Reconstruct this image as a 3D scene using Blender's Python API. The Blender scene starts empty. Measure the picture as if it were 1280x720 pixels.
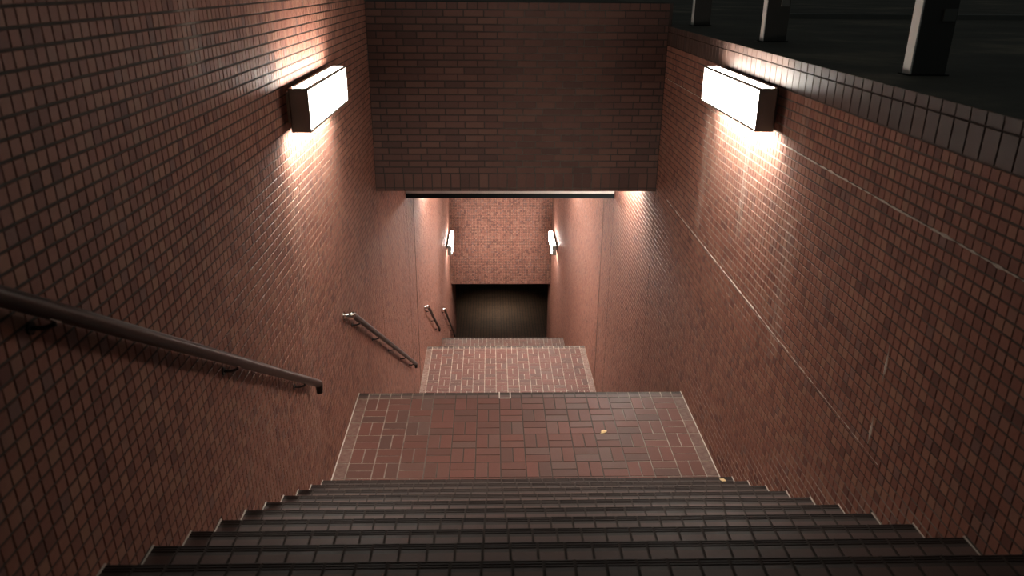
import bpy, math, random
import numpy as np
from mathutils import Matrix, Vector

# ------------------------------------------------------------------ camera, sky, exposure
sc = bpy.context.scene
col = sc.collection
FPX, PITCH, YAW, ROLL = 953.66, 0.3842, 0.0279, 0.0081
Fv = np.array([math.sin(YAW) * math.cos(PITCH), math.cos(YAW) * math.cos(PITCH), -math.sin(PITCH)])
R0 = np.array([math.cos(YAW), -math.sin(YAW), 0.0])
U0 = np.cross(R0, Fv)
Rv = R0 * math.cos(ROLL) + U0 * math.sin(ROLL)
Uv = -R0 * math.sin(ROLL) + U0 * math.cos(ROLL)
cam = bpy.data.cameras.new('camera')
cam.sensor_fit = 'HORIZONTAL'
cam.sensor_width = 36.0
cam.lens = 36.0 * FPX / 1280.0
cam.dof.use_dof = True
cam.dof.focus_distance = 8.0
cam.dof.aperture_fstop = 3.2
cam.clip_start, cam.clip_end = 0.02, 300
camo = bpy.data.objects.new('camera', cam)
col.objects.link(camo)
camo.matrix_world = Matrix(((Rv[0], Uv[0], -Fv[0], 0), (Rv[1], Uv[1], -Fv[1], 0), (Rv[2], Uv[2], -Fv[2], 0), (0, 0, 0, 1)))
sc.camera = camo

world = bpy.data.worlds.new('night_sky')
sc.world = world
world.use_nodes = True
world.node_tree.nodes['Background'].inputs[0].default_value = (0.84, 0.95, 0.90, 1)
world.node_tree.nodes['Background'].inputs[1].default_value = 0.06

sc.view_settings.view_transform = 'Standard'
sc.view_settings.look = 'None'
sc.view_settings.exposure = 0.0
sc.view_settings.gamma = 1.0
sc.view_settings.use_curve_mapping = False

LAMP_POWER = 28.0          # radiance of the white lamp glass
WASH_POWER = 138.0         # its top and underside, closer to the tubes
PASSAGE_POWER = 215.0
FAR_POWER = 72.0
TOP_POWER = 75.0

# ------------------------------------------------------------------ measured layout (metres, eye at the origin)
XL, XR = -1.3305, 1.8966
W = XR - XL
UNIT = W / 15.0            # one basket-weave block
HALF = UNIT / 2
RUN = 0.3215
Z1, Y1A, Y1B = -3.83, 5.0, 6.693
Z2, Y2B = -6.985, 14.089
Z3, Y3B = -8.894, 18.449
R1 = 0.1965
N1 = 12
R2 = (Z1 - Z2) / 16
Y2A = Y1B + 15 * RUN
R3 = (Z2 - Z3) / 10
Y3A = Y2B + 9 * RUN
R4, N4 = 0.195, 16
Z4 = Z3 - R4 * N4
Y4A = Y3B + (N4 - 1) * RUN
ZTOP = Z1 + N1 * R1
YTOP = Y1A - (N1 - 1) * RUN
YH, ZH, ZHT = 8.572, -2.263, -0.223      # wall over the passage
YB, ZB = 11.472, -3.142                  # shutter housing
YG = 12.5
YW, ZW = 23.096, -9.199                  # far wall over the exit
YLE, YRE = 25.8, 24.1                    # where the passage side walls end
ZCOP = -0.4513
PITCH_T = 0.0565

rng = np.random.RandomState(7)
random.seed(7)


def floor_z(y):
    if y < YTOP: return ZTOP
    if y < Y1A: return Z1 + R1 * (1 + math.floor((Y1A - y) / RUN))
    if y < Y1B: return Z1
    if y < Y2A: return Z1 - R2 * (1 + math.floor((y - Y1B) / RUN))
    if y < Y2B: return Z2
    if y < Y3A: return Z2 - R3 * (1 + math.floor((y - Y2B) / RUN))
    if y < Y3B: return Z3
    if y < Y4A: return Z3 - R4 * (1 + math.floor((y - Y3B) / RUN))
    return Z4


def project(P):
    P = np.asarray(P, float)
    d = P @ Fv
    dd = np.where(d > 0.05, d, 0.05)
    return 640 + FPX * (P @ Rv) / dd, 360 - FPX * (P @ Uv) / dd, d


# ------------------------------------------------------------------ materials
def new_mat(name):
    m = bpy.data.materials.new(name)
    m.use_nodes = True
    nt = m.node_tree
    b = nt.nodes['Principled BSDF']
    return m, nt, b


class NT:
    def __init__(self, nt): self.nt = nt
    def n(self, t, **kw):
        x = self.nt.nodes.new(t)
        for k, v in kw.items(): setattr(x, k, v)
        return x
    def l(self, a, b): self.nt.links.new(a, b)
    def pos(self): return self.n('ShaderNodeNewGeometry').outputs['Position']
    def attr(self, name):
        return self.n('ShaderNodeAttribute', attribute_name=name).outputs['Fac']
    def noise(self, vec, scale, detail=3, rough=0.55, out='Fac'):
        x = self.n('ShaderNodeTexNoise')
        x.inputs['Scale'].default_value = scale
        x.inputs['Detail'].default_value = detail
        x.inputs['Roughness'].default_value = rough
        self.l(vec, x.inputs['Vector'])
        return x.outputs[out]
    def ramp(self, fac, stops):
        r = self.n('ShaderNodeValToRGB')
        e = r.color_ramp.elements
        e[0].position, e[0].color = stops[0][0], (*stops[0][1], 1)
        e[1].position, e[1].color = stops[-1][0], (*stops[-1][1], 1)
        for p, c in stops[1:-1]:
            q = e.new(p); q.color = (*c, 1)
        self.l(fac, r.inputs['Fac'])
        return r.outputs['Color']
    def math(self, op, a, b=0.0, clamp=False):
        m = self.n('ShaderNodeMath', operation=op, use_clamp=clamp)
        for i, v in enumerate((a, b)):
            if isinstance(v, (int, float)): m.inputs[i].default_value = v
            else: self.l(v, m.inputs[i])
        return m.outputs[0]
    def mix(self, fac, a, b, blend='MIX'):
        m = self.n('ShaderNodeMix', data_type='RGBA', blend_type=blend)
        for s, v in ((m.inputs[0], fac), (m.inputs[6], a), (m.inputs[7], b)):
            if isinstance(v, (int, float)): s.default_value = v
            elif isinstance(v, tuple): s.default_value = (*v, 1)
            else: self.l(v, s)
        return m.outputs[2]
    def bump(self, h, strength, dist=0.002):
        b = self.n('ShaderNodeBump')
        b.inputs['Strength'].default_value = strength
        b.inputs['Distance'].default_value = dist
        self.l(h, b.inputs['Height'])
        return b.outputs['Normal']


def tile_material(name, stops, rough=(0.35, 0.6), pale_col=(0.55, 0.47, 0.40), spec=0.5, grime=0.35):
    m, nt, b = new_mat(name)
    N = NT(nt)
    P = N.pos()
    c = N.ramp(N.attr('tint'), stops)
    big = N.noise(P, 1.3, 4)
    fine = N.noise(P, 60, 4)
    c = N.mix(N.math('MULTIPLY', fine, 0.35), c, N.mix(1.0, c, (0.55, 0.5, 0.48), 'MULTIPLY'))
    c = N.mix(N.math('MULTIPLY', N.math('SUBTRACT', big, 0.35, True), grime * 2.2, True), c, N.mix(1.0, c, (0.62, 0.6, 0.58), 'MULTIPLY'))
    pale = N.math('MULTIPLY', N.attr('pale'), N.math('MULTIPLY', N.math('SUBTRACT', N.noise(P, 22, 5, 0.7), 0.28, True), 2.2, True), True)
    c = N.mix(pale, c, pale_col)
    N.l(c, b.inputs['Base Color'])
    r = N.n('ShaderNodeMapRange')
    r.inputs[3].default_value, r.inputs[4].default_value = rough
    N.l(N.noise(P, 9, 4), r.inputs[0])
    N.l(r.outputs[0], b.inputs['Roughness'])
    b.inputs['Specular IOR Level'].default_value = spec
    N.l(N.bump(N.noise(P, 140, 3), 0.25, 0.0015), b.inputs['Normal'])
    return m


WALL_STOPS = [(0.0, (0.185, 0.083, 0.066)), (0.25, (0.265, 0.116, 0.085)), (0.55, (0.320, 0.140, 0.100)),
              (0.8, (0.350, 0.175, 0.122)), (1.0, (0.235, 0.126, 0.106))]
FLOOR_STOPS = [(0.0, (0.125, 0.066, 0.055)), (0.35, (0.155, 0.067, 0.053)), (0.65, (0.180, 0.074, 0.058)), (1.0, (0.150, 0.086, 0.071))]
M_WALL = tile_material('glazed_mosaic_tile', WALL_STOPS, (0.48, 0.70), spec=0.16)
M_BRICK = tile_material('header_brick', [(0, (0.085, 0.048, 0.040)), (0.5, (0.110, 0.058, 0.047)), (1, (0.130, 0.070, 0.055))], (0.6, 0.8), spec=0.2)
M_SOLDIER = tile_material('coping_tile', [(0, (0.052, 0.030, 0.024)), (0.5, (0.075, 0.042, 0.033)), (1, (0.098, 0.056, 0.043))], (0.45, 0.65), spec=0.35)
M_FLOOR = tile_material('quarry_floor_tile', FLOOR_STOPS, (0.45, 0.65), pale_col=(0.50, 0.40, 0.33), spec=0.22)
M_TREAD = tile_material('tread_tile', [(0, (0.16, 0.085, 0.07)), (0.5, (0.205, 0.10, 0.08)), (1, (0.24, 0.125, 0.10))], (0.4, 0.6))
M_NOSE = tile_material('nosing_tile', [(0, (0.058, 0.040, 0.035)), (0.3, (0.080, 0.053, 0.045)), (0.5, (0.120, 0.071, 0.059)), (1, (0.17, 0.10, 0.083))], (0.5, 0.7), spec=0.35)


def mortar_material(name, dark, pale, wall=None):
    m, nt, b = new_mat(name)
    N = NT(nt)
    P = N.pos()
    a = N.attr('pale')
    f = N.math('MULTIPLY', a, N.math('MULTIPLY', N.math('SUBTRACT', N.noise(P, 7, 5, 0.65), 0.22, True), 2.4, True), True)
    if wall is not None:                       # pale lime shows mainly in the bed joints
        s = N.n('ShaderNodeSeparateXYZ'); N.l(P, s.inputs[0])
        t = N.math('FRACT', N.math('DIVIDE', N.math('SUBTRACT', s.outputs[2], wall - 50 * PITCH_T), PITCH_T))
        d = N.math('ABSOLUTE', N.math('SUBTRACT', t, 0.5))
        bed = N.math('GREATER_THAN', d, 0.425)
        f = N.math('MULTIPLY', f, N.math('ADD', N.math('MULTIPLY', bed, 0.75), 0.25), True)
    c = N.mix(N.noise(P, 30, 4), dark, tuple(x * 1.7 for x in dark))
    c = N.mix(f, c, pale)
    N.l(c, b.inputs['Base Color'])
    b.inputs['Roughness'].default_value = 0.92
    b.inputs['Specular IOR Level'].default_value = 0.15
    N.l(N.bump(N.noise(P, 220, 3), 0.4, 0.002), b.inputs['Normal'])
    return m


ZROW0 = -0.6428            # top of the mosaic field on the right wall
M_MORTAR_W = mortar_material('wall_mortar', (0.040, 0.030, 0.026), (0.55, 0.47, 0.40), ZROW0)
M_MORTAR_F = mortar_material('floor_mortar', (0.045, 0.034, 0.029), (0.60, 0.50, 0.41))
M_MORTAR_B = mortar_material('brick_mortar', (0.034, 0.027, 0.024), (0.40, 0.36, 0.32))


def plain(name, c, rough=0.6, metal=0.0, noise=0.25, scale=6.0, spec=0.5):
    m, nt, b = new_mat(name)
    N = NT(nt)
    P = N.pos()
    cc = N.mix(N.math('MULTIPLY', N.noise(P, scale, 5), noise * 2), c, tuple(x * 0.5 for x in c))
    N.l(cc, b.inputs['Base Color'])
    b.inputs['Roughness'].default_value = rough
    b.inputs['Metallic'].default_value = metal
    b.inputs['Specular IOR Level'].default_value = spec
    return m


def emitter(name, c, s):
    m, nt, b = new_mat(name)
    b.inputs['Base Color'].default_value = (0.8, 0.8, 0.8, 1)
    b.inputs['Emission Color'].default_value = (*c, 1)
    b.inputs['Emission Strength'].default_value = s
    b.inputs['Roughness'].default_value = 0.3
    return m


M_PLASTER = plain('passage_plaster', (0.42, 0.36, 0.32), 0.8)
M_BLACK = plain('black_painted_steel', (0.006, 0.007, 0.007), 0.6, 0, 0.2, spec=0.1)
M_GUIDE = plain('painted_guide_steel', (0.24, 0.13, 0.10), 0.5, 0.2)
M_LAMPBODY = plain('bronze_lamp_metal', (0.26, 0.235, 0.20), 0.5, 0.15, 0.15)
M_RAIL = plain('dark_vinyl_rail', (0.032, 0.021, 0.018), 0.32, 0.0, 0.2, 18, spec=0.25)
M_CHROME = plain('polished_steel', (0.62, 0.58, 0.54), 0.18, 1.0, 0.05)
M_BRACKET = plain('blackened_bracket', (0.030, 0.024, 0.021), 0.4, 0.6)
M_POST_SHADE = plain('post_shaded_front', (0.045, 0.042, 0.038), 0.5, 0.1, 0.15, 12)  # post colour darkened to carry the shade on its front face
M_POST_LIT = plain('post_lit_side', (0.88, 0.84, 0.79), 0.4, 0.0, 0.04, 12)  # near-white so the lamplight on the post's left face is in the colour
def pavement():
    m, nt, b = new_mat('night_pavement')
    N = NT(nt); P = N.pos()
    f = N.noise(P, 0.8, 6, 0.62)
    N.l(N.ramp(f, [(0.38, (0.075, 0.068, 0.060)), (0.54, (0.105, 0.094, 0.080)), (0.70, (0.22, 0.18, 0.135))]), b.inputs['Base Color'])
    b.inputs['Roughness'].default_value = 0.85
    b.inputs['Specular IOR Level'].default_value = 0.1
    N.l(N.bump(N.noise(P, 90, 3), 0.4, 0.003), b.inputs['Normal'])
    return m


M_GROUND = pavement()
M_KERB = plain('kerb_concrete', (0.13, 0.13, 0.12), 0.8)
M_LIME = plain('lime_crust', (0.62, 0.54, 0.46), 0.9, 0, 0.2, 40)
M_LEAF = plain('dry_leaf', (0.85, 0.60, 0.30), 0.7, 0, 0.1, 60)
M_LAMP_OUT = emitter('lit_lamp_glass', (1.0, 0.93, 0.83), LAMP_POWER)
M_LAMP_WASH = emitter('lit_lamp_side_glass', (1.0, 0.93, 0.83), WASH_POWER)
M_LAMP_TOP = emitter('lit_lamp_top_glass', (1.0, 0.93, 0.83), TOP_POWER)
M_LAMP_IN = emitter('lit_passage_lamp_glass', (1.0, 0.98, 0.92), PASSAGE_POWER)
M_LAMP_FAR = emitter('lit_far_lamp_glass', (1.0, 0.97, 0.90), FAR_POWER)
M_LAMP_DIM = emitter('dim_concourse_lamp_glass', (1.0, 0.86, 0.68), 330.0)
M_LAMP_SOFT = emitter('lit_lamp_frosted_front', (1.0, 0.97, 0.90), 6.0)
M_LAMP_DOWN = emitter('lit_lamp_bottom_glass', (1.0, 0.97, 0.90), 430.0)


def concourse_floor_material():
    m, nt, b = new_mat('concourse_floor_tile')
    N = NT(nt)
    P = N.pos()
    br = N.n('ShaderNodeTexBrick')
    br.offset = 0.0
    N.l(P, br.inputs['Vector'])
    br.inputs['Scale'].default_value = 1.0
    br.inputs['Brick Width'].default_value = HALF
    br.inputs['Row Height'].default_value = HALF
    br.inputs['Mortar Size'].default_value = 0.009
    br.inputs['Color1'].default_value = (0.15, 0.085, 0.06, 1)
    br.inputs['Color2'].default_value = (0.19, 0.115, 0.075, 1)
    br.inputs['Mortar'].default_value = (0.04, 0.03, 0.025, 1)
    N.l(N.mix(N.math('MULTIPLY', N.noise(P, 2.5, 5), 0.6), br.outputs['Color'], (0.05, 0.04, 0.03)), b.inputs['Base Color'])
    b.inputs['Roughness'].default_value = 0.6
    inv = N.math('SUBTRACT', 1.0, br.outputs['Fac'])
    N.l(N.bump(inv, 0.5, 0.004), b.inputs['Normal'])
    return m


M_CONC = concourse_floor_material()


# ------------------------------------------------------------------ object helpers
def tag(o, label=None, cat=None, group=None, kind=None):
    if label: o['label'] = label
    if cat: o['category'] = cat
    if group: o['group'] = group
    if kind: o['kind'] = kind
    return o


def link(name, me, parent=None, mat=None):
    o = bpy.data.objects.new(name, me)
    col.objects.link(o)
    if mat is not None and me is not None and not me.materials: me.materials.append(mat)
    if parent is not None: o.parent = parent
    return o


def empty(name, loc=(0, 0, 0)):
    o = bpy.data.objects.new(name, None)
    o.location = loc
    o.empty_display_size = 0.1
    col.objects.link(o)
    return o


class MB:
    """collects primitives into one mesh"""
    def __init__(self): self.v, self.f = [], []
    def add(self, vs, fs):
        n = len(self.v)
        self.v += [tuple(p) for p in vs]
        self.f += [tuple(i + n for i in q) for q in fs]
        return self
    def box(self, x0, x1, y0, y1, z0, z1):
        vs = [(x0, y0, z0), (x1, y0, z0), (x1, y1, z0), (x0, y1, z0), (x0, y0, z1), (x1, y0, z1), (x1, y1, z1), (x0, y1, z1)]
        return self.add(vs, [(3, 2, 1, 0), (4, 5, 6, 7), (0, 1, 5, 4), (1, 2, 6, 5), (2, 3, 7, 6), (3, 0, 4, 7)])
    def prism_x(self, prof, x0, x1):          # profile in (y, z), counter-clockwise seen from +x
        n = len(prof)
        vs = [(x0, y, z) for y, z in prof] + [(x1, y, z) for y, z in prof]
        fs = [(i, i + n, (i + 1) % n + n, (i + 1) % n) for i in range(n)]
        fs = [tuple(reversed(q)) for q in fs]
        fs += [tuple(reversed(range(n))), tuple(range(n, 2 * n))]
        return self.add(vs, fs)
    def tube(self, pts, r, seg=14, caps=True):
        pts = [Vector(p) for p in pts]
        rs = r if isinstance(r, (list, tuple)) else [r] * len(pts)
        rings, prev = [], None
        vs, fs = [], []
        for i, p in enumerate(pts):
            t = (pts[min(i + 1, len(pts) - 1)] - pts[max(i - 1, 0)]).normalized()
            a = prev if prev is not None else (Vector((0, 0, 1)) if abs(t.z) < 0.9 else Vector((1, 0, 0)))
            s = t.cross(a).normalized(); u = s.cross(t).normalized(); prev = u
            for k in range(seg):
                an = 2 * math.pi * k / seg
                vs.append(p + (s * math.cos(an) + u * math.sin(an)) * rs[i])
        for i in range(len(pts) - 1):
            for k in range(seg):
                a, b = i * seg + k, i * seg + (k + 1) % seg
                fs.append((a, b, b + seg, a + seg))
        if caps:
            fs.append(tuple(reversed(range(seg))))
            fs.append(tuple(range((len(pts) - 1) * seg, len(pts) * seg)))
        return self.add(vs, fs)
    def sphere(self, c, r, n=12, m=8):
        vs, fs = [], []
        for i in range(m + 1):
            th = math.pi * i / m
            for k in range(n):
                an = 2 * math.pi * k / n
                vs.append((c[0] + r * math.sin(th) * math.cos(an), c[1] + r * math.sin(th) * math.sin(an), c[2] + r * math.cos(th)))
        for i in range(m):
            for k in range(n):
                a, b = i * n + k, i * n + (k + 1) % n
                fs.append((a, a + n, b + n, b))
        return self.add(vs, fs)
    def mesh(self, name, mat, smooth=False):
        me = bpy.data.meshes.new(name)
        me.from_pydata(self.v, [], self.f)
        me.materials.append(mat)
        me.update()
        if smooth:
            me.polygons.foreach_set('use_smooth', [True] * len(me.polygons))
            me.set_sharp_from_angle(angle=math.radians(40))
        return me
    def build(self, name, mat, parent=None, smooth=False):
        return link(name, self.mesh(name, mat, smooth), parent)


FRAMES = {'L': ((0, 1, 0), (0, 0, 1), (1, 0, 0)), 'R': ((0, -1, 0), (0, 0, 1), (-1, 0, 0)),
          'H': ((1, 0, 0), (0, 0, 1), (0, -1, 0)), 'F': ((1, 0, 0), (0, 1, 0), (0, 0, 1))}


def frame_matrix(fr, origin):
    u, v, n = FRAMES[fr]
    return Matrix(((u[0], v[0], n[0], origin[0]), (u[1], v[1], n[1], origin[1]), (u[2], v[2], n[2], origin[2]), (0, 0, 0, 1)))


def tile_mesh(name, rects, mat, depth, bevel, tint, pale=None, lift=None):
    """rects: (n,4) u0,u1,v0,v1; each tile a chamfered slab standing on the plane n = -depth with its face at n = lift"""
    r = np.asarray(rects, float).reshape(-1, 4)
    n = len(r)
    lift = np.zeros(n) if lift is None else np.asarray(lift)
    u0, u1, v0, v1 = r.T
    V = np.zeros((n, 8, 3))
    for k, (a, b) in enumerate(((u0, v0), (u1, v0), (u1, v1), (u0, v1))):
        V[:, k, 0], V[:, k, 1], V[:, k, 2] = a, b, -depth
    bb = bevel
    for k, (a, b) in enumerate(((u0 + bb, v0 + bb), (u1 - bb, v0 + bb), (u1 - bb, v1 - bb), (u0 + bb, v1 - bb))):
        V[:, 4 + k, 0], V[:, 4 + k, 1], V[:, 4 + k, 2] = a, b, lift
    V[:, 4:, 2] += rng.uniform(-0.0006, 0.0006, (n, 4))      # every tile sits slightly out of true
    q = np.array([(4, 5, 6, 7), (0, 1, 5, 4), (1, 2, 6, 5), (2, 3, 7, 6), (3, 0, 4, 7)])
    Fc = (np.arange(n)[:, None, None] * 8 + q[None]).reshape(-1)
    me = bpy.data.meshes.new(name)
    me.vertices.add(n * 8)
    me.vertices.foreach_set('co', V.reshape(-1))
    me.loops.add(n * 20)
    me.loops.foreach_set('vertex_index', Fc.astype(np.int32))
    me.polygons.add(n * 5)
    me.polygons.foreach_set('loop_start', (np.arange(n * 5) * 4).astype(np.int32))
    me.update(calc_edges=True)
    for nm, arr in (('tint', tint), ('pale', pale)):
        a = me.attributes.new(nm, 'FLOAT', 'FACE')
        arr = np.zeros(n) if arr is None else np.broadcast_to(np.asarray(arr, float), (n,))
        a.data.foreach_set('value', np.repeat(arr, 5).astype(np.float32))
    me.materials.append(mat)
    me.shade_flat()
    return me


_variants = {}


def single_tile(kind, size, mat, tint, pale, depth, bevel):
    """shared mesh for a single tile, centred"""
    ti, pa = round(tint * 9) / 9, round(pale * 4) / 4
    key = (kind, round(size[0], 4), round(size[1], 4), ti, pa)
    if key not in _variants:
        a, b = size[0] / 2, size[1] / 2
        _variants[key] = tile_mesh(kind, [(-a, a, -b, b)], mat, depth, bevel, ti, pa)
    return _variants[key]


def place_tile(name, me, fr, origin, parent):
    o = bpy.data.objects.new(name, me)
    M = frame_matrix(fr, origin)
    t = rng.uniform(-0.006, 0.006, 2)
    o.matrix_world = M @ Matrix.Rotation(t[0], 4, 'X') @ Matrix.Rotation(t[1], 4, 'Y')
    col.objects.link(o)
    o.parent = parent
    return o


def backing_grid(name, fr, origin, us, vs, mat, palefun, parent, keep=None):
    """mortar plane carrying a pale attribute; us/vs sample positions in the frame"""
    M = np.array(frame_matrix(fr, origin))
    uu, vv = np.meshgrid(us, vs, indexing='ij')
    P = np.stack([uu.ravel(), vv.ravel(), np.zeros(uu.size), np.ones(uu.size)], 1) @ M.T
    nu, nv = len(us), len(vs)
    i, j = np.meshgrid(np.arange(nu - 1), np.arange(nv - 1), indexing='ij')
    a = (i * nv + j).ravel()
    Q = np.stack([a, a + nv, a + nv + 1, a + 1], 1)
    me = bpy.data.meshes.new(name)
    me.from_pydata(P[:, :3].tolist(), [], Q.tolist())
    at = me.attributes.new('pale', 'FLOAT', 'POINT')
    at.data.foreach_set('value', palefun(P[:, 0], P[:, 1], P[:, 2]).astype(np.float32))
    me.materials.append(mat)
    return link(name, me, parent)


def bump1(x, a, b, s):
    """1 between a and b with soft edges of width s"""
    f = lambda t: np.clip(t, 0, 1) ** 2 * (3 - 2 * np.clip(t, 0, 1))
    return f((x - a) / s + 0.5) * f((b - x) / s + 0.5)


def tiled_wall(name, fr, xface, y0, y1, ztop, label, palefun, parent_slab, want=300, zrow=ZROW0, single_name='wall_tile', zbottom=None, backing_step=0.05):
    """square glazed mosaic on a side wall: every tile is geometry; the largest in view are single objects"""
    p, gap = PITCH_T, 0.007
    ny = int(math.ceil((y1 - y0) / p))
    ycol = y1 - p * (np.arange(ny) + 0.5)
    zmin = min(floor_z(y0 + 0.001), floor_z(y1 - 0.001)) if zbottom is None else zbottom
    k0 = int(math.floor((ztop - zrow) / p))
    nz = int(math.ceil((zrow + k0 * p - zmin) / p)) + 1
    zrows = zrow + k0 * p - p * (np.arange(nz) + 0.5)
    Y, Z = np.meshgrid(ycol, zrows, indexing='ij')
    Y, Z = Y.ravel(), Z.ravel()
    fz = np.array([floor_z(y) for y in ycol])
    FZ = np.repeat(fz, nz)
    ok = (Z > FZ - 0.02) & (Y > y0 + p / 2 - 1e-6) & (Z + p / 2 <= ztop + 1e-6)
    Y, Z = Y[ok], Z[ok]
    n = len(Y)
    tint = np.clip(rng.normal(0.48, 0.24, n), 0, 1)
    pale = palefun(np.full(n, xface), Y, Z)
    h = (p - 0.0085) / 2
    hw = (p - 0.0045) / 2
    X = np.full(n, xface)
    area = np.zeros(n)
    chosen = np.zeros(n, bool)
    if want:
        c = [project(np.stack([X, Y + a * h, Z + b * h], 1)) for a, b in ((-1, -1), (1, -1), (1, 1), (-1, 1))]
        xs = np.stack([q[0] for q in c]); ys = np.stack([q[1] for q in c]); d = np.stack([q[2] for q in c]).min(0)
        area = 0.5 * np.abs(sum(xs[i] * ys[(i + 1) % 4] - xs[(i + 1) % 4] * ys[i] for i in range(4)))
        area[(xs.min(0) < -4) | (xs.max(0) > 1284) | (ys.min(0) < -4) | (ys.max(0) > 724) | (d < 0.3)] = 0
        idx = np.argsort(-area)[:want]
        idx = idx[area[idx] > 0]
        chosen[idx] = True
    sgn = 1 if fr == 'L' else -1
    for i in np.nonzero(chosen)[0]:
        me = single_tile(single_name, (2 * hw, 2 * h), M_WALL, tint[i], pale[i], 0.004, 0.0016)
        place_tile(single_name, me, fr, (xface, Y[i], Z[i]), parent_slab)
    r = ~chosen
    u = Y[r] * sgn
    me = tile_mesh('tile_field', np.stack([u - hw, u + hw, Z[r] - h, Z[r] + h], 1), M_WALL, 0.004, 0.0016, tint[r], pale[r],
                   rng.uniform(-0.0004, 0.0006, r.sum()))
    o = link('tile_field', me, parent_slab)
    o.matrix_world = frame_matrix(fr, (xface, 0, 0))
    o['kind'] = 'stuff'
    us = np.arange(y0, y1 + backing_step * 0.5, backing_step); us[-1] = y1
    if fr == 'R': us = -us[::-1]
    vs = np.arange(zmin - 0.05, ztop + backing_step * 0.5, backing_step); vs[-1] = ztop
    backing_grid('mortar_bed', fr, (xface - sgn * 0.003, 0, 0), us, vs, M_MORTAR_W, palefun, parent_slab)
    return n


# ------------------------------------------------------------------ stains on the walls (lime washed out of the joints)
def pale_right(x, y, z):
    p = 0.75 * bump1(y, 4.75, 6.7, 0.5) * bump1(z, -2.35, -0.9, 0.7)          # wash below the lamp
    p = p + 0.9 * bump1(y, 6.62, 6.78, 0.16) * bump1(z, -2.2, -1.0, 0.3)        # running streaks
    p = p + 1.0 * bump1(y, 5.52, 5.64, 0.12) * bump1(z, -1.9, -0.95, 0.3)
    p = p + 0.95 * bump1(y, 4.50, 4.72, 0.14) * bump1(z, -2.35, -1.35, 0.25)
    up = z + 3.83 + 0.611 * np.minimum(y - 5.0, 0)                              # height above the stairs
    p = p + 1.0 * bump1(y, 3.7, 6.4, 0.7) * bump1(up, -0.2, 0.42, 0.3)           # splash above the landing
    p = p + 0.7 * bump1(y, 2.6, 3.8, 0.4) * bump1(up, -0.2, 0.30, 0.2)
    p = p + 0.12
    return np.clip(p, 0, 1)


def pale_right_tile(x, y, z):
    p = 0.40 * bump1(y, 6.64, 6.76, 0.1) * bump1(z, -2.1, -1.05, 0.3)
    p = p + 0.55 * bump1(y, 5.54, 5.62, 0.08) * bump1(z, -1.8, -0.95, 0.3)
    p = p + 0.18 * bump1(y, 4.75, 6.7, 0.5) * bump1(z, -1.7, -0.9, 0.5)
    p = p + 0.25 * bump1(y, 4.56, 4.68, 0.08) * bump1(z, -0.95, -0.6, 0.1)
    p = p + 0.20 * bump1(y, 4.54, 4.68, 0.1) * bump1(z, -2.3, -1.4, 0.25)
    return np.clip(p, 0, 1)


def pale_left(x, y, z):
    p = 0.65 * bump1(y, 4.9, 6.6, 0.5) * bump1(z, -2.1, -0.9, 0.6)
    p = p + 0.55 * bump1(y, 3.6, 5.2, 0.6) * bump1(z + 3.83 + 0.611 * np.minimum(y - 5.0, 0), 0.1, 0.95, 0.5)
    p = p + 0.5 * bump1(y, 3.46, 3.70, 0.1) * bump1(z, -0.42, 1.5, 0.15)
    p = p + 0.08
    return np.clip(p, 0, 1)


def pale_left_tile(x, y, z):
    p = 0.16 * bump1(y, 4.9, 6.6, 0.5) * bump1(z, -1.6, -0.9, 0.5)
    p = p + 0.32 * bump1(y, 3.48, 3.68, 0.1) * bump1(z, -0.42, 1.5, 0.15)
    p = p + 0.10 * bump1(y, 4.9, 5.1, 0.15) * bump1(z, -3.5, -1.2, 0.3)
    return np.clip(p, 0, 1)


def pale_low(x, y, z):
    return np.full(np.shape(y), 0.22)


# ------------------------------------------------------------------ side walls
wl = MB().box(XL - 0.35, XL - 0.004, -2.5, YH, Z4 - 0.3, 0.75).build('wall_left', M_MORTAR_W)
tag(wl, 'tall red-brown mosaic tiled wall on the left carrying the nearest handrail', 'wall', kind='structure')
wr = MB().box(XR + 0.004, XR + 0.40, -2.5, YH, Z4 - 0.3, ZCOP - 0.004).build('wall_right', M_MORTAR_W)
tag(wr, 'red-brown mosaic tiled wall on the right with a pale coping and posts above', 'wall', kind='structure')


def both(f, g):
    """mortar uses f, tiles use g"""
    return f, g


def build_side(fr, x, y0, y1, zt, slab, pf, pt, want):
    # tiles first with their own film, then the bed
    p = PITCH_T
    global backing_grid
    keep = backing_grid
    try:
        backing_grid = lambda *a, **k: None
        n = tiled_wall('w', fr, x, y0, y1, zt, '', pt, slab, want)
    finally:
        backing_grid = keep
    sgn = 1 if fr == 'L' else -1
    us = np.linspace(y0, y1, int((y1 - y0) / 0.04) + 2)
    if fr == 'R': us = -us[::-1]
    zmin = min(floor_z(y0 + 0.001), floor_z(y1 - 0.001)) - 0.1
    vs = np.linspace(zmin, zt, int((zt - zmin) / 0.04) + 2)
    backing_grid('mortar_bed', fr, (x - sgn * 0.003, 0, 0), us, vs, M_MORTAR_W, pf, slab)
    return n


nl = build_side('L', XL, 0.9, YH, 0.70, wl, pale_left, pale_left_tile, 300)
nr = build_side('R', XR, 0.9, YH, ZROW0, wr, pale_right, pale_right_tile, 300)

# passage side walls, continuing under the header
pl = MB().box(XL - 0.35, XL - 0.004, YH, YLE, Z4 - 0.3, -1.05).build('wall_passage_left', M_MORTAR_W)
tag(pl, 'left side wall of the lower passage behind the header, mosaic tiled', 'wall', kind='structure')
pr = MB().box(XR + 0.004, XR + 0.40, YH, YRE, Z4 - 0.3, -1.05).build('wall_passage_right', M_MORTAR_W)
tag(pr, 'right side wall of the lower passage with a bright wash of light', 'wall', kind='structure')
zero = lambda x, y, z: np.zeros(np.shape(y))


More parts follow.
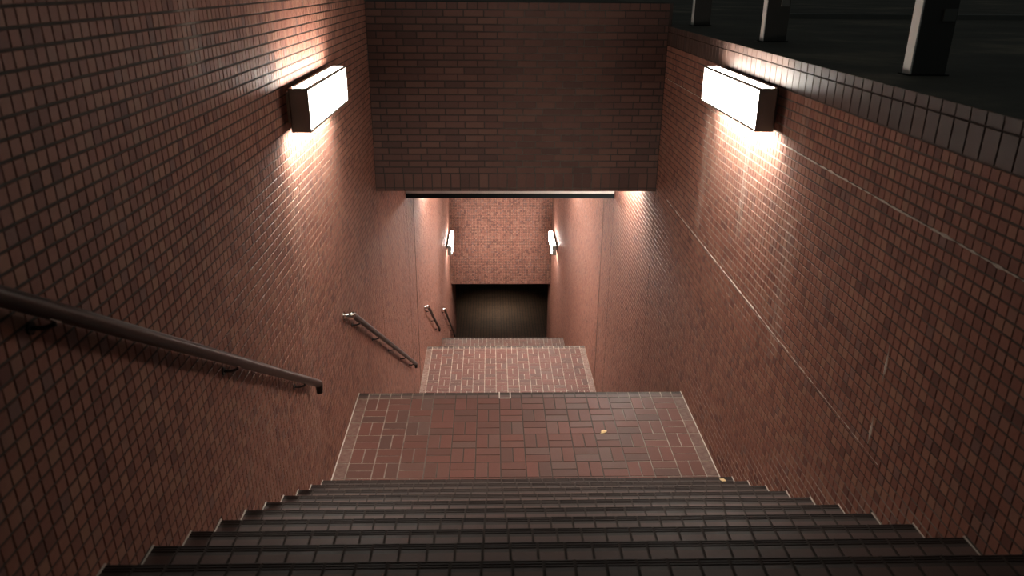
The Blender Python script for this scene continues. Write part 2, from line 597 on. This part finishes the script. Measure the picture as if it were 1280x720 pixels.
def passage_side(fr, x, slab, yend):
    segs = [(YH, YB, -1.35), (YB, 18.0, -3.0), (18.0, YW, -4.3), (YW, yend, ZW)]
    for a, b, zt in segs:
        build_side(fr, x, a, b, zt, slab, pale_low, zero, 0)


passage_side('L', XL, pl, YLE)
passage_side('R', XR, pr, YRE)

# coping and soldier course on the right wall
cop_n = int((YH - 0.9) / 0.105)
for i in range(cop_n):
    y = YH - 0.0525 - 0.105 * i
    for nm, za, zb in (('coping_edge_tile', -0.505, ZCOP), ('soldier_tile', -0.640, -0.511)):
        t = float(np.clip(rng.normal(0.5, 0.25), 0, 1))
        me = single_tile(nm, (0.098, zb - za), M_SOLDIER, t, 0.0, 0.006, 0.002)
        place_tile(nm, me, 'R', (XR - (0.004 if nm[0] == 'c' else 0.002), y, (za + zb) / 2), wr)
MB().box(XR - 0.001, XR + 0.40, 0.9, YH, ZCOP - 0.02, ZCOP).build('coping_slab', M_GROUND, wr)

# lime crusts along the two pour joints of the right wall, and drips
def crust(y0, y1, z, wmax, seed, amp=1.0, prof=None):
    r = np.random.RandomState(seed)
    ys = np.arange(y0, y1, 0.006)
    k = np.convolve(r.rand(len(ys) + 12), np.ones(7) / 7, 'same')[:len(ys)]
    k = np.clip((k - 0.25) * 2.2, 0.1, 1.1)
    if prof is not None: k = k * np.array([prof(y) for y in ys])
    zc = z + np.convolve(r.randn(len(ys) + 20), np.ones(15) / 15, 'same')[:len(ys)] * 0.004
    mb = MB()
    vs, fs = [], []
    for y, a, zz in zip(ys, k, zc):
        w = wmax * a / 2
        vs += [(XR, y, zz - w), (XR - 0.0035 * min(1, a + .2), y, zz), (XR, y, zz + w)]
    for i in range(len(ys) - 1):
        b = 3 * i
        fs += [(b, b + 3, b + 4, b + 1), (b + 1, b + 4, b + 5, b + 2)]
    mb.add(vs, fs)
    return mb


crust(2.45, 8.5, -0.984, 0.016, 3, prof=lambda y: 1.0 if y < 4.9 else (0.3 if y < 6.6 else 0.6)).build('lime_crust', M_LIME, wr)
crust(3.1, 8.0, -2.204, 0.020, 5, prof=lambda y: 0.35 + 0.65 * min(1, max(0, (y - 3.6) / 1.4))).build('lime_crust', M_LIME, wr)


def drip(y, z0, z1, w, seed):
    r = np.random.RandomState(seed)
    zs = np.linspace(z0, z1, 18)
    vs, fs = [], []
    for i, z in enumerate(zs):
        t = i / 17
        a = w * (0.15 + math.sin(math.pi * min(1, t * 1.15) ** 1.6)) * r.uniform(0.6, 1.1) * 0.5
        vs += [(XR, y - a, z), (XR - 0.003, y, z), (XR, y + a, z)]
    for i in range(17):
        b = 3 * i
        fs += [(b, b + 1, b + 4, b + 3), (b + 1, b + 2, b + 5, b + 4)]
    MB().add(vs, fs).build('lime_drip', M_LIME, wr)


drip(3.225, -1.60, -1.80, 0.022, 1)
drip(3.235, -2.00, -2.16, 0.024, 2)

# ------------------------------------------------------------------ wall over the passage (header)
TH = 0.32
hd = MB().box(XL, XR + 0.03, YH + 0.006, YH + TH, ZH + 0.004, ZHT).build('wall_header', M_MORTAR_B)
tag(hd, 'dark running-bond brick wall over the passage opening', 'wall', kind='structure')
BW, BH = 0.2151, 0.0748
rows = []
ztop_b, zbot_b = ZHT - 0.075, -2.056
nrow = int(round((ztop_b - zbot_b) / BH))
BH = (ztop_b - zbot_b) / nrow
bricks = []
for r in range(nrow):
    z = ztop_b - BH * (r + 0.5)
    x = XL - (BW / 3 if r % 2 else 0.0) - BW * 0.2
    while x < XR + 0.02:
        a, b = max(x, XL), min(x + BW, XR)
        if b - a > 0.03: bricks.append((a, b, z))
        x += BW
order = sorted(range(len(bricks)), key=lambda i: (abs(bricks[i][1] - bricks[i][0] - BW) > 1e-4, abs(bricks[i][2] + 1.25)))
single = set(order[:300])
rest = []
for i, (a, b, z) in enumerate(bricks):
    t = float(np.clip(rng.normal(0.5, 0.28), 0, 1))
    if i in single:
        me = single_tile('brick', (b - a - 0.010, BH - 0.010), M_BRICK, t, 0.0, 0.008, 0.002)
        place_tile('brick', me, 'H', ((a + b) / 2, YH, z), hd)
    else:
        rest.append((a + 0.005, b - 0.005, z - BH / 2 + 0.005, z + BH / 2 - 0.005, t))
rest = np.array(rest)
o = link('brick_field', tile_mesh('brick_field', rest[:, :4], M_BRICK, 0.008, 0.002, rest[:, 4]), hd)
o.matrix_world = frame_matrix('H', (0, YH, 0)); o['kind'] = 'stuff'
ns = 30
for i in range(ns):
    a, b = XL + HALF * i, XL + HALF * (i + 1)
    for nm, z0, z1 in (('soldier_tile', -2.222, -2.062), ('edge_tile', ZH, -2.230), ('coping_tile', ZHT - 0.068, ZHT)):
        t = float(np.clip(rng.normal(0.45, 0.25), 0, 1))
        me = single_tile('h_' + nm, (HALF - 0.009, z1 - z0), M_BRICK, t, 0.0, 0.008, 0.002)
        place_tile(nm, me, 'H', ((a + b) / 2, YH, (z0 + z1) / 2), hd)
for q in hd.children:
    pass
backing_grid('mortar_bed', 'H', (0, YH + 0.004, 0), np.linspace(XL, XR, 60), np.linspace(ZH, ZHT, 40), M_MORTAR_B,
             lambda x, y, z: 0.14 * bump1(x, 0.1, 1.3, 0.5), hd)

# far wall above the exit
fw = MB().box(XL - 0.2, XR + 0.2, YW + 0.004, YW + 0.4, ZW, -4.0).build('wall_far', M_MORTAR_W)
tag(fw, 'small red mosaic wall at the far end above the dark exit', 'wall', kind='structure')
us = np.arange(XL + PITCH_T / 2, XR, PITCH_T)
vs = np.arange(ZW + PITCH_T / 2, -4.3, PITCH_T)
uu, vv = [a.ravel() for a in np.meshgrid(us, vs, indexing='ij')]
h = (PITCH_T - 0.007) / 2
o = link('tile_field', tile_mesh('tile_field', np.stack([uu - h, uu + h, vv - h, vv + h], 1), M_WALL, 0.004, 0.0016,
                                 np.clip(rng.normal(0.5, 0.3, len(uu)), 0, 1)), fw)
o.matrix_world = frame_matrix('H', (0, YW, 0)); o['kind'] = 'stuff'

# ceilings of the passage
def ceiling(x0, x1, y0, y1, z0, z1, label):
    o = MB().box(x0, x1, y0, y1, z0, z1).build('ceiling', M_PLASTER)
    return tag(o, label, 'ceiling', kind='structure')


ceiling(XL - 0.3, XR + 0.3, YH + TH, YB + 0.3, -1.35, -1.05, 'plaster ceiling hidden just behind the brick header')
ceiling(XL - 0.3, XR + 0.3, YB + 0.3, 18.0, -3.0, -1.6, 'plaster ceiling of the middle passage past the black shutter housing')
ceiling(XL - 0.3, XR + 0.3, 18.0, YW + 0.4, -4.3, -2.6, 'plaster ceiling of the lower passage before the far wall')
bm = MB().box(XL, XR, YB + 0.004, YB + 0.3, -3.066, -1.35).build('trim_1', M_PLASTER)
tag(bm, 'pale plaster beam face just above the black shutter housing', 'beam', kind='structure')

sh = empty('shutter_housing', (0.28, YB + 0.5, -3.142))
tag(sh, 'black steel shutter housing across the passage under the header', 'shutter')
MB().box(XL + 0.002 - 0.28, XR - 0.002 - 0.28, -0.5, 0.55, 0.0, 0.076).build('housing', M_BLACK, sh)
for s, x in ((1, XL), (-1, XR)):
    zlen = Z2 - ZB
    yc = YG - YB - 0.5
    x0, x1 = sorted((x - 0.28, x + s * 0.005 - 0.28))
    gr = MB().box(x0, x1, yc - 0.022, yc - 0.007, zlen, 0.0).build('guide_rail', M_GUIDE, sh)
    MB().box(x0, x1, yc + 0.007, yc + 0.022, zlen, 0.0).build('guide_rail', M_GUIDE, sh)
    x0, x1 = sorted((x - 0.28, x + s * 0.002 - 0.28))
    MB().box(x0, x1, yc - 0.007, yc + 0.007, zlen, 0.0).build('guide_slot', M_BLACK, gr)

# ------------------------------------------------------------------ floors
def pale_floor1(x, y, z):
    d = np.minimum(x - XL, XR - x)
    return np.clip(0.62 * bump1(d, -1, 0.62, 0.9) + 0.03, 0, 1)


def floor_tiles(parent, y0, y1, z, palefun, tilepale, nose_special=None, as_objects=True, phase=0):
    """basket weave with a half-block border and a nosing row at the far edge"""
    rects = []
    yb = y1 - 0.122
    nrows = int(math.ceil((yb - y0) / UNIT))
    g = 0.0045
    for r in range(nrows):
        b = yb - UNIT * r
        a = b - UNIT
        for s in range(14):
            xa = XL + HALF + UNIT * s
            if (s + r + phase) % 2 == 0:
                rects += [(xa + g, xa + HALF - g, a + g, b - g), (xa + HALF + g, xa + UNIT - g, a + g, b - g)]
            else:
                rects += [(xa + g, xa + UNIT - g, a + g, a + HALF - g), (xa + g, xa + UNIT - g, a + HALF + g, b - g)]
        for xa in (XL, XR - HALF):
            rects.append((xa + g, xa + HALF - g, a + g, b - g))
    out = []
    for q in rects:
        if q[3] < y0 + 0.02: continue
        out.append((q[0], q[1], max(q[2], y0), q[3]))
    if as_objects:
        for q in out:
            t = float(np.clip(rng.normal(0.5, 0.3), 0, 1))
            cx, cy = (q[0] + q[1]) / 2, (q[2] + q[3]) / 2
            me = single_tile('floor_tile', (q[1] - q[0], q[3] - q[2]), M_FLOOR, t, tilepale(cx, cy), 0.004, 0.0015)
            place_tile('floor_tile', me, 'F', (cx, cy, z), parent)
    else:
        me = tile_mesh('tile_field', out, M_FLOOR, 0.004, 0.0015, np.clip(rng.normal(0.5, 0.3, len(out)), 0, 1), 0.15)
        o = link('tile_field', me, parent); o.location = (0, 0, z); o['kind'] = 'stuff'
    ny = max(3, int((y1 - y0) / 0.1))
    backing_grid('mortar_bed', 'F', (0, 0, z - 0.003), np.linspace(XL, XR, 66), np.linspace(y0, y1 - 0.01, ny), M_MORTAR_F, palefun, parent)


NOSE_PROF = [(-0.112, 0.0), (-0.112, -0.055), (0.0, -0.055), (0.0, -0.016), (-0.004, -0.006), (-0.010, -0.001)]
for _k in range(3):                           # three anti-slip grooves behind the rounded lip
    _y = -0.014 - 0.013 * _k
    NOSE_PROF += [(_y, -0.001), (_y - 0.0015, -0.0045), (_y - 0.0065, -0.0045), (_y - 0.008, -0.001)]
NOSE_PROF += [(-0.066, 0.0)]
NOSE_N = len(NOSE_PROF)
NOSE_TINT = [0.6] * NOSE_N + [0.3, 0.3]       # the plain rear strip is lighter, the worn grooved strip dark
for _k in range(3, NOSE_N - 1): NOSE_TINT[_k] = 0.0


def nose_attr(me, tints):
    a = me.attributes.new('tint', 'FLOAT', 'FACE')
    a.data.foreach_set('value', tints)


def nose_mesh(tint):
    key = ('nose', round(tint * 9) / 9)
    if key not in _variants:
        w = (HALF - 0.011) / 2
        me = MB().prism_x(NOSE_PROF, -w, w).mesh('nosing_tile', M_NOSE)
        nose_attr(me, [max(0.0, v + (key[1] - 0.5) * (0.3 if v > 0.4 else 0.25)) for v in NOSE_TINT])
        _variants[key] = me
    return _variants[key]


def nosing_row(parent, y, z, joined=False):
    if joined:
        mb = MB()
        for i in range(30):
            mb.prism_x([(y + a, z + b) for a, b in NOSE_PROF], XL + HALF * i + 0.0055, XL + HALF * (i + 1) - 0.0055)
        o = mb.build('nosing_field', M_NOSE, parent)
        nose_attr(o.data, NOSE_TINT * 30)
        o['kind'] = 'stuff'
        return
    for i in range(30):
        o = link('nosing_tile', nose_mesh(float(np.clip(rng.normal(0.5, 0.3), 0, 1))), parent)
        o.location = (XL + HALF * (i + 0.5), y, z + rng.uniform(-0.0008, 0.0008))


f1 = MB().box(XL, XR, Y1A - 0.02, Y1B - 0.008, Z1 - 0.25, Z1 - 0.004).build('floor', M_MORTAR_F)
tag(f1, 'upper landing of red basket-weave tiles with a fallen leaf on it', 'floor', kind='structure')
floor_tiles(f1, Y1A, Y1B, Z1, pale_floor1, lambda x, y: 0.25 if min(x - XL, XR - x) < 0.12 else 0.0)
nosing_row(f1, Y1B, Z1)
# the one nosing tile outlined in fresh pale mortar
xs = XL + HALF * 13
fr_ = MB()
fr_.box(xs - 0.005, xs + 0.005, Y1B - 0.115, Y1B - 0.002, Z1 - 0.03, Z1 + 0.0006)
fr_.box(xs + HALF - 0.005, xs + HALF + 0.005, Y1B - 0.115, Y1B - 0.002, Z1 - 0.03, Z1 + 0.0006)
fr_.box(xs - 0.005, xs + HALF + 0.005, Y1B - 0.123, Y1B - 0.113, Z1 - 0.03, Z1 + 0.0006)
fr_.build('fresh_mortar', M_LIME, f1)

for fl, ya, yb, zz in ((f1, Y1A, Y1B, Z1),):
    for xx in (XL, XR - 0.009):
        MB().box(xx, xx + 0.009, ya, yb - 0.004, zz - 0.02, zz + 0.0014).build('side_joint', M_LIME, fl)

f2 = MB().box(XL, XR, Y2A - 0.02, Y2B - 0.008, Z2 - 0.25, Z2 - 0.004).build('floor', M_MORTAR_F)
tag(f2, 'brightly lit middle landing with pale joints beyond the upper landing', 'floor', kind='structure')
floor_tiles(f2, 12.0, Y2B, Z2, lambda x, y, z: np.full(np.shape(x), 1.0), lambda x, y: 0.6 if x < XL + 0.12 else (0.4 if x > XR - 0.12 else 0.12), phase=1)
nosing_row(f2, Y2B, Z2)
f3 = MB().box(XL, XR, Y3A - 0.02, Y3B - 0.008, Z3 - 0.25, Z3 - 0.004).build('floor', M_MORTAR_F)
tag(f3, 'sliver of the lowest landing in front of the dark exit', 'floor', kind='structure')
floor_tiles(f3, Y3A, Y3B, Z3, lambda x, y, z: np.full(np.shape(x), 0.8), lambda x, y: 0.1, as_objects=False)
nosing_row(f3, Y3B, Z3, joined=True)
f4 = MB().box(-9, 9, Y4A - 0.02, 42, Z4 - 0.25, Z4).build('floor', M_CONC)
tag(f4, 'dark small-tiled concourse floor seen through the far exit', 'floor', kind='structure')
f5 = MB().box(-6, 6, -6, YTOP - 0.01, ZTOP - 0.3, ZTOP - 0.002).build('floor', M_GROUND)
tag(f5, 'street-level paving at the head of the stairs behind the viewer', 'floor', kind='structure')

# ------------------------------------------------------------------ stairs
def flight(label, steps, detail):
    t = empty('stair_flight', (0, 0, 0))
    tag(t, label, 'stairs', kind='structure')
    for i, (ya, yb, z) in enumerate(steps):
        s = MB().box(XL, XR, ya - 0.03, yb - 0.008, z - 0.45, z - 0.004).build('step', M_MORTAR_F, t)
        if detail(i):
            for xx in (XL, XR - 0.007):
                MB().box(xx, xx + 0.007, ya + 0.002, yb - 0.004, z - 0.02, z + 0.0012).build('side_joint', M_LIME, s)
            nosing_row(s, yb, z)
            for k in range(30):
                me = single_tile('tread_tile', (HALF - 0.009, RUN - 0.118 - 0.012), M_TREAD, float(np.clip(rng.normal(0.5, 0.3), 0, 1)), 0.0, 0.004, 0.0015)
                place_tile('tread_tile', me, 'F', (XL + HALF * (k + 0.5), (ya + yb - 0.118) / 2, z), s)
        else:
            nosing_row(s, yb, z, joined=True)
            r = [(XL + HALF * k + 0.0045, XL + HALF * (k + 1) - 0.0045, ya + 0.006, yb - 0.124) for k in range(30)]
            o = link('tread_field', tile_mesh('tread_field', r, M_TREAD, 0.004, 0.0015, np.clip(rng.normal(0.5, 0.3, 30), 0, 1)), s)
            o.location = (0, 0, z); o['kind'] = 'stuff'
    return t


flight('nearest flight of dark nosed tile steps descending from the viewer',
       [(Y1A - RUN * k, Y1A - RUN * (k - 1), Z1 + R1 * k) for k in range(1, N1)], lambda i: i < 10)
flight('second flight of steps hidden below the edge of the upper landing',
       [(Y1B + RUN * (j - 1), Y1B + RUN * j, Z1 - R2 * j) for j in range(1, 16)], lambda i: False)
flight('third short flight of steps between the bright landing and the lowest landing',
       [(Y2B + RUN * (j - 1), Y2B + RUN * j, Z2 - R3 * j) for j in range(1, 10)], lambda i: False)
flight('last flight of steps dropping from the lowest landing to the exit',
       [(Y3B + RUN * (j - 1), Y3B + RUN * j, Z3 - R4 * j) for j in range(1, N4)], lambda i: False)

# ------------------------------------------------------------------ concourse beyond the exit
cw = MB().box(-9, 9, 42, 42.3, Z4, ZW + 0.3).build('wall_concourse', M_PLASTER)
tag(cw, 'dark back wall of the concourse beyond the exit', 'wall', kind='structure')
ceiling(-9, 9, YW + 0.4, 42.3, -8.9, -8.6, 'concourse ceiling beyond the far exit')
for x0, x1, yy, lb in ((-9, XL - 0.35, YLE - 0.3, 'concourse wall returning left of the exit'), (XR + 0.40, 9, YRE - 0.3, 'concourse wall returning right of the exit')):
    tag(MB().box(x0, x1, yy, yy + 0.3, Z4, -8.9).build('wall_return', M_PLASTER), lb, 'wall', kind='structure')


# ------------------------------------------------------------------ lamps
def wall_lamp(side, y0, y1, z0, z1, mat, mat2, label, group):
    """box lamp: opaque end caps, lit glass on the front, top and underside, stood off the wall on a plate"""
    s = 1 if side == 'L' else -1
    x = XL if side == 'L' else XR
    t = empty('wall_lamp', (x, (y0 + y1) / 2, z0))
    tag(t, label, 'lamp', group)
    cy = (y0 + y1) / 2
    def bx(m, a, b, ya, yb, za, zb):
        u, v = sorted((s * a, s * b))
        m.box(u, v, ya - cy, yb - cy, za - z0, zb - z0)
        return m
    g, d = 0.05, 0.172
    bx(MB(), 0.001, 0.012, y0 + 0.12, y1 - 0.12, z0 + 0.04, z1 - 0.04).build('wall_plate', M_LAMPBODY, t)
    for yy in (y0 + 0.3, y1 - 0.36):
        bx(MB(), 0.012, g, yy, yy + 0.06, z0 + 0.10, z0 + 0.18).build('spacer', M_LAMPBODY, t)
    bx(MB(), g, g + 0.008, y0, y1, z0, z1).build('back_panel', M_LAMPBODY, t)
    for ya, yb in ((y0, y0 + 0.012), (y1 - 0.012, y1)):
        bx(MB(), g, d, ya, yb, z0, z1).build('end_cap', M_LAMPBODY, t)
    a, b = y0 + 0.012, y1 - 0.012
    for q in ((d - 0.018, d, a, b, z1 - 0.015, z1), (d - 0.018, d, a, b, z0, z0 + 0.015),
              (g + 0.008, g + 0.022, a, b, z1 - 0.008, z1), (g + 0.008, g + 0.022, a, b, z0, z0 + 0.008)):
        bx(MB(), *q).build('edge_frame', M_LAMPBODY, t)
    bx(MB(), d - 0.008, d - 0.003, a, b, z0 + 0.015, z1 - 0.015).build('front_glass', mat, t)
    bx(MB(), g + 0.022, d - 0.018, a, b, z1 - 0.007, z1 - 0.003).build('top_glass', M_LAMP_TOP if mat2 is M_LAMP_WASH else mat2, t)
    bx(MB(), g + 0.022, d - 0.018, a, b, z0 + 0.003, z0 + 0.007).build('bottom_glass', mat2, t)
    for yy in (y0 + 0.045, y1 - 0.045):
        u, v = sorted((s * (g + 0.012), s * (g + 0.02)))
        MB().box(u, v, yy - 0.006 - cy, yy + 0.006 - cy, z1 - z0, z1 - z0 + 0.006).build('screw', M_CHROME, t)
    return t


wall_lamp('L', 4.945, 6.31, -0.922, -0.645, M_LAMP_OUT, M_LAMP_WASH, 'large lit box lamp on the left wall above the nearest handrail', 'lit box lamps on the walls')
wall_lamp('R', 4.985, 6.375, -0.915, -0.637, M_LAMP_OUT, M_LAMP_WASH, 'large lit box lamp on the right wall under the coping', 'lit box lamps on the walls')
wall_lamp('L', 20.72, 22.15, -7.36, -7.08, M_LAMP_FAR, M_LAMP_FAR, 'small distant lit lamp on the left passage wall by the far wall', 'lit box lamps on the walls')
wall_lamp('R', 20.72, 22.15, -7.36, -7.08, M_LAMP_FAR, M_LAMP_FAR, 'small distant lit lamp on the right passage wall by the far wall', 'lit box lamps on the walls')
wall_lamp('R', 9.50, 10.72, -2.27, -1.99, M_LAMP_SOFT, M_LAMP_DOWN, 'lit lamp on the right wall hidden above the opening behind the header', 'lit box lamps on the walls')
wall_lamp('L', 13.9, 15.3, -3.52, -3.24, M_LAMP_IN, M_LAMP_IN, 'lit lamp on the left passage wall hidden past the shutter housing', 'lit box lamps on the walls')
wall_lamp('R', 16.2, 17.6, -3.92, -3.64, M_LAMP_IN, M_LAMP_IN, 'lit lamp on the right passage wall hidden past the shutter housing', 'lit box lamps on the walls')
cl = empty('ceiling_light', (0.28, 27.3, -9.30))
tag(cl, 'recessed tube downlight of the concourse hidden above the exit', 'lamp')
_v, _f, _n = [], [], 20
for _r, _z in ((0.16, 0.0), (0.16, 0.40), (0.15, 0.40), (0.15, 0.0)):
    _v += [(_r * math.cos(2 * math.pi * k / _n), _r * math.sin(2 * math.pi * k / _n), _z) for k in range(_n)]
for _a in range(4):
    _b = (_a + 1) % 4
    _f += [(_a * _n + k, _a * _n + (k + 1) % _n, _b * _n + (k + 1) % _n, _b * _n + k) for k in range(_n)]
MB().add(_v, _f).build('housing', M_BLACK, cl)
MB().tube([(0, 0, 0.34), (0, 0, 0.38)], 0.148, 20).build('diffuser', M_LAMP_DIM, cl)


# ------------------------------------------------------------------ handrails (left wall)
def handrail(p0, p1, brackets, label, elbow_top=True, level=0.0):
    """tube from p0=(y,z) down to p1, with a returned end and brackets"""
    off, r = 0.075, 0.028
    t = empty('handrail', (XL, p1[0], p1[1]))
    tag(t, label, 'handrail', 'handrails on the left wall')
    o = Vector((XL, p1[0], p1[1]))
    X = XL + off
    d = Vector((0, p1[0] - p0[0], p1[1] - p0[1])).normalized()
    A, B = Vector((X, *p0)), Vector((X, *p1))
    pts = []
    if level: pts.append(A + Vector((0, -level, 0)))
    pts += [A, A.lerp(B, 0.25), A.lerp(B, 0.5), A.lerp(B, 0.75), B]
    MB().tube([p - o for p in pts], r, 18).build('rail', M_RAIL, t, True)
    # lower end: turned down and back towards the wall
    c = [B, B + d * 0.022, B + d * 0.036 + Vector((0, 0, -0.014)), B + d * 0.040 + Vector((0, 0, -0.04)), B + d * 0.040 + Vector((0, 0, -0.075))]
    MB().tube([p - o for p in c], [r, r, r * .98, r * .9, r * .8], 16).build('end_return', M_BRACKET, t, True)
    if elbow_top:
        T = A + Vector((0, -level, 0))
        e = [T, T + Vector((-0.012, -0.024, 0.0)), T + Vector((-0.045, -0.032, 0)), T + Vector((-off + 0.003, -0.032, 0))]
        MB().tube([p - o for p in e], r * 1.02, 16).sphere(tuple(T - o + Vector((-0.006, -0.014, 0))), r * 1.18).build('wall_elbow', M_CHROME, t, True)
        q = T + Vector((-off + 0.001, -0.032, 0)) - o
        MB().tube([q, q + Vector((0.006, 0, 0))], 0.042, 18).build('rosette', M_CHROME, t, True)
    for k in brackets:
        P = A + d * k - o
        low = P + Vector((0.0, 0, -r - 0.016))
        w = Vector((-P.x + 0.004, P.y, low.z - 0.012)); w.x = 0.004
        b = MB().tube([P + Vector((0, 0, -r * 0.8)), low, low.lerp(w, 0.45) + Vector((0, 0, -0.006)), w], 0.0075, 10).build('bracket', M_BRACKET, t, True)
        MB().tube([w - Vector((0.003, 0, 0)), w + Vector((0.004, 0, 0))], 0.02, 16).build('rosette', M_BRACKET, b, True)
        MB().tube([P + d * -0.03 + Vector((0, 0, -r * 0.95)), P + d * 0.03 + Vector((0, 0, -r * 0.95))], 0.009, 8).build('saddle', M_CHROME, b, True)
    return t


handrail((0.55, 0.06), (4.86, -2.70), [1.75, 3.35, 4.72], 'long dark handrail on the left wall nearest the viewer', True, 0.2)
handrail((6.30, -2.80), (11.14, -5.83), [0.35, 1.6, 2.9, 4.2, 5.4], 'second handrail on the left wall below the upper landing')
handrail((13.78, -5.96), (16.42, -7.66), [0.3, 1.6, 2.9], 'third short handrail in the passage beside the bright landing')
handrail((18.36, -8.0), (23.0, -10.97), [0.3, 1.6, 2.9, 4.1, 5.2], 'farthest handrail in the passage beside the dark exit')


# ------------------------------------------------------------------ outside: ground, posts, kerb
gd = MB().box(XR + 0.40, 60, -6, 90, ZCOP - 0.35, ZCOP - 0.0005).build('floor', M_GROUND)
tag(gd, 'dark night-time pavement beyond the posts at upper right', 'ground', kind='structure')
gd2 = MB().box(-30, XR + 0.03, YH + TH, 90, ZHT - 0.5, ZHT - 0.06).build('floor', M_GROUND)
tag(gd2, 'dark ground above the passage behind the brick header', 'ground', kind='structure')
gd3 = MB().box(XR + 0.03, XR + 0.40, YH, 90, ZCOP - 0.35, ZCOP - 0.0005).build('floor', M_GROUND)
tag(gd3, 'narrow dark verge beside the brick header behind the farthest post', 'ground', kind='structure')
kb = MB().box(3.6, 40, 10.6, 10.75, ZCOP - 0.0005, ZCOP + 0.06).build('trim_2', M_KERB)
tag(kb, 'faint kerb line across the dark pavement at upper right', 'kerb', kind='structure')


def guard_post(y, label):
    t = empty('guard_post', (2.285, y, ZCOP))
    tag(t, label, 'post', 'posts on the right wall')
    MB().box(-0.087, 0.095, 0.0, 0.075, 0.004, 1.0).build('plate', M_POST_SHADE, t)
    MB().box(-0.095, -0.087, -0.002, 0.077, 0.004, 1.0).build('lit_side', M_POST_LIT, t)  # left face of the same post, its lamplight painted in as a paler skin
    MB().box(-0.11, 0.11, -0.015, 0.09, 0.0, 0.006).build('foot', M_BLACK, t)
    MB().box(0.02, 0.085, -0.012, 0.0, 0.27, 0.33).build('clamp', M_KERB, t)
    MB().box(0.02, 0.085, -0.012, 0.0, 0.62, 0.68).build('clamp', M_KERB, t)
    return t


guard_post(8.74, 'farthest pale post standing on the right wall by the header')
guard_post(6.42, 'middle pale post standing on the right wall above the lamp')
guard_post(4.08, 'nearest pale post standing on the right wall top')


# ------------------------------------------------------------------ fallen leaves
def leaf(loc, rz, s, label, seed):
    r = np.random.RandomState(seed)
    n = 9
    up, lo, mid = [], [], []
    for i in range(n + 1):
        t = i / n
        w = 0.34 * math.sin(math.pi * t ** 0.8) * (1 + 0.12 * math.sin(11 * t)) * s
        zc = 0.10 * s * math.sin(2.6 * t)
        mid.append((t * s - s / 2, 0, zc + 0.004)); up.append((t * s - s / 2, w, zc + 0.35 * w + 0.004)); lo.append((t * s - s / 2, -w, zc + 0.25 * w + 0.004))
    m = MB()
    vs = mid + up + lo
    fs = []
    k = n + 1
    for i in range(n):
        fs += [(i, i + 1, k + i + 1, k + i), (2 * k + i, 2 * k + i + 1, i + 1, i)]
    t = empty('fallen_leaf', loc)
    t.rotation_euler.z = rz
    tag(t, label, 'leaf')
    m.add(vs, fs)
    b = m.build('blade', M_LEAF, t, True)
    so = b.modifiers.new('thickness', 'SOLIDIFY'); so.thickness = 0.0008
    MB().tube([(-s * 0.75, 0.003, 0.003), (-s * 0.5, 0, 0.005), (0, 0, 0.006 + 0.09 * s), (s * 0.42, 0, 0.005 + 0.05 * s)], [0.0012, 0.0012, 0.001, 0.0005], 6).build('stalk', M_LEAF, t, True)


leaf((1.017, 5.94, Z1 + 0.001), 0.6, 0.068, 'small pale dry leaf lying on the upper landing tiles', 1)
leaf((1.80, 4.93, Z1 + R1 + 0.001), 2.2, 0.062, 'small dry leaf on the lowest step by the right wall', 2)
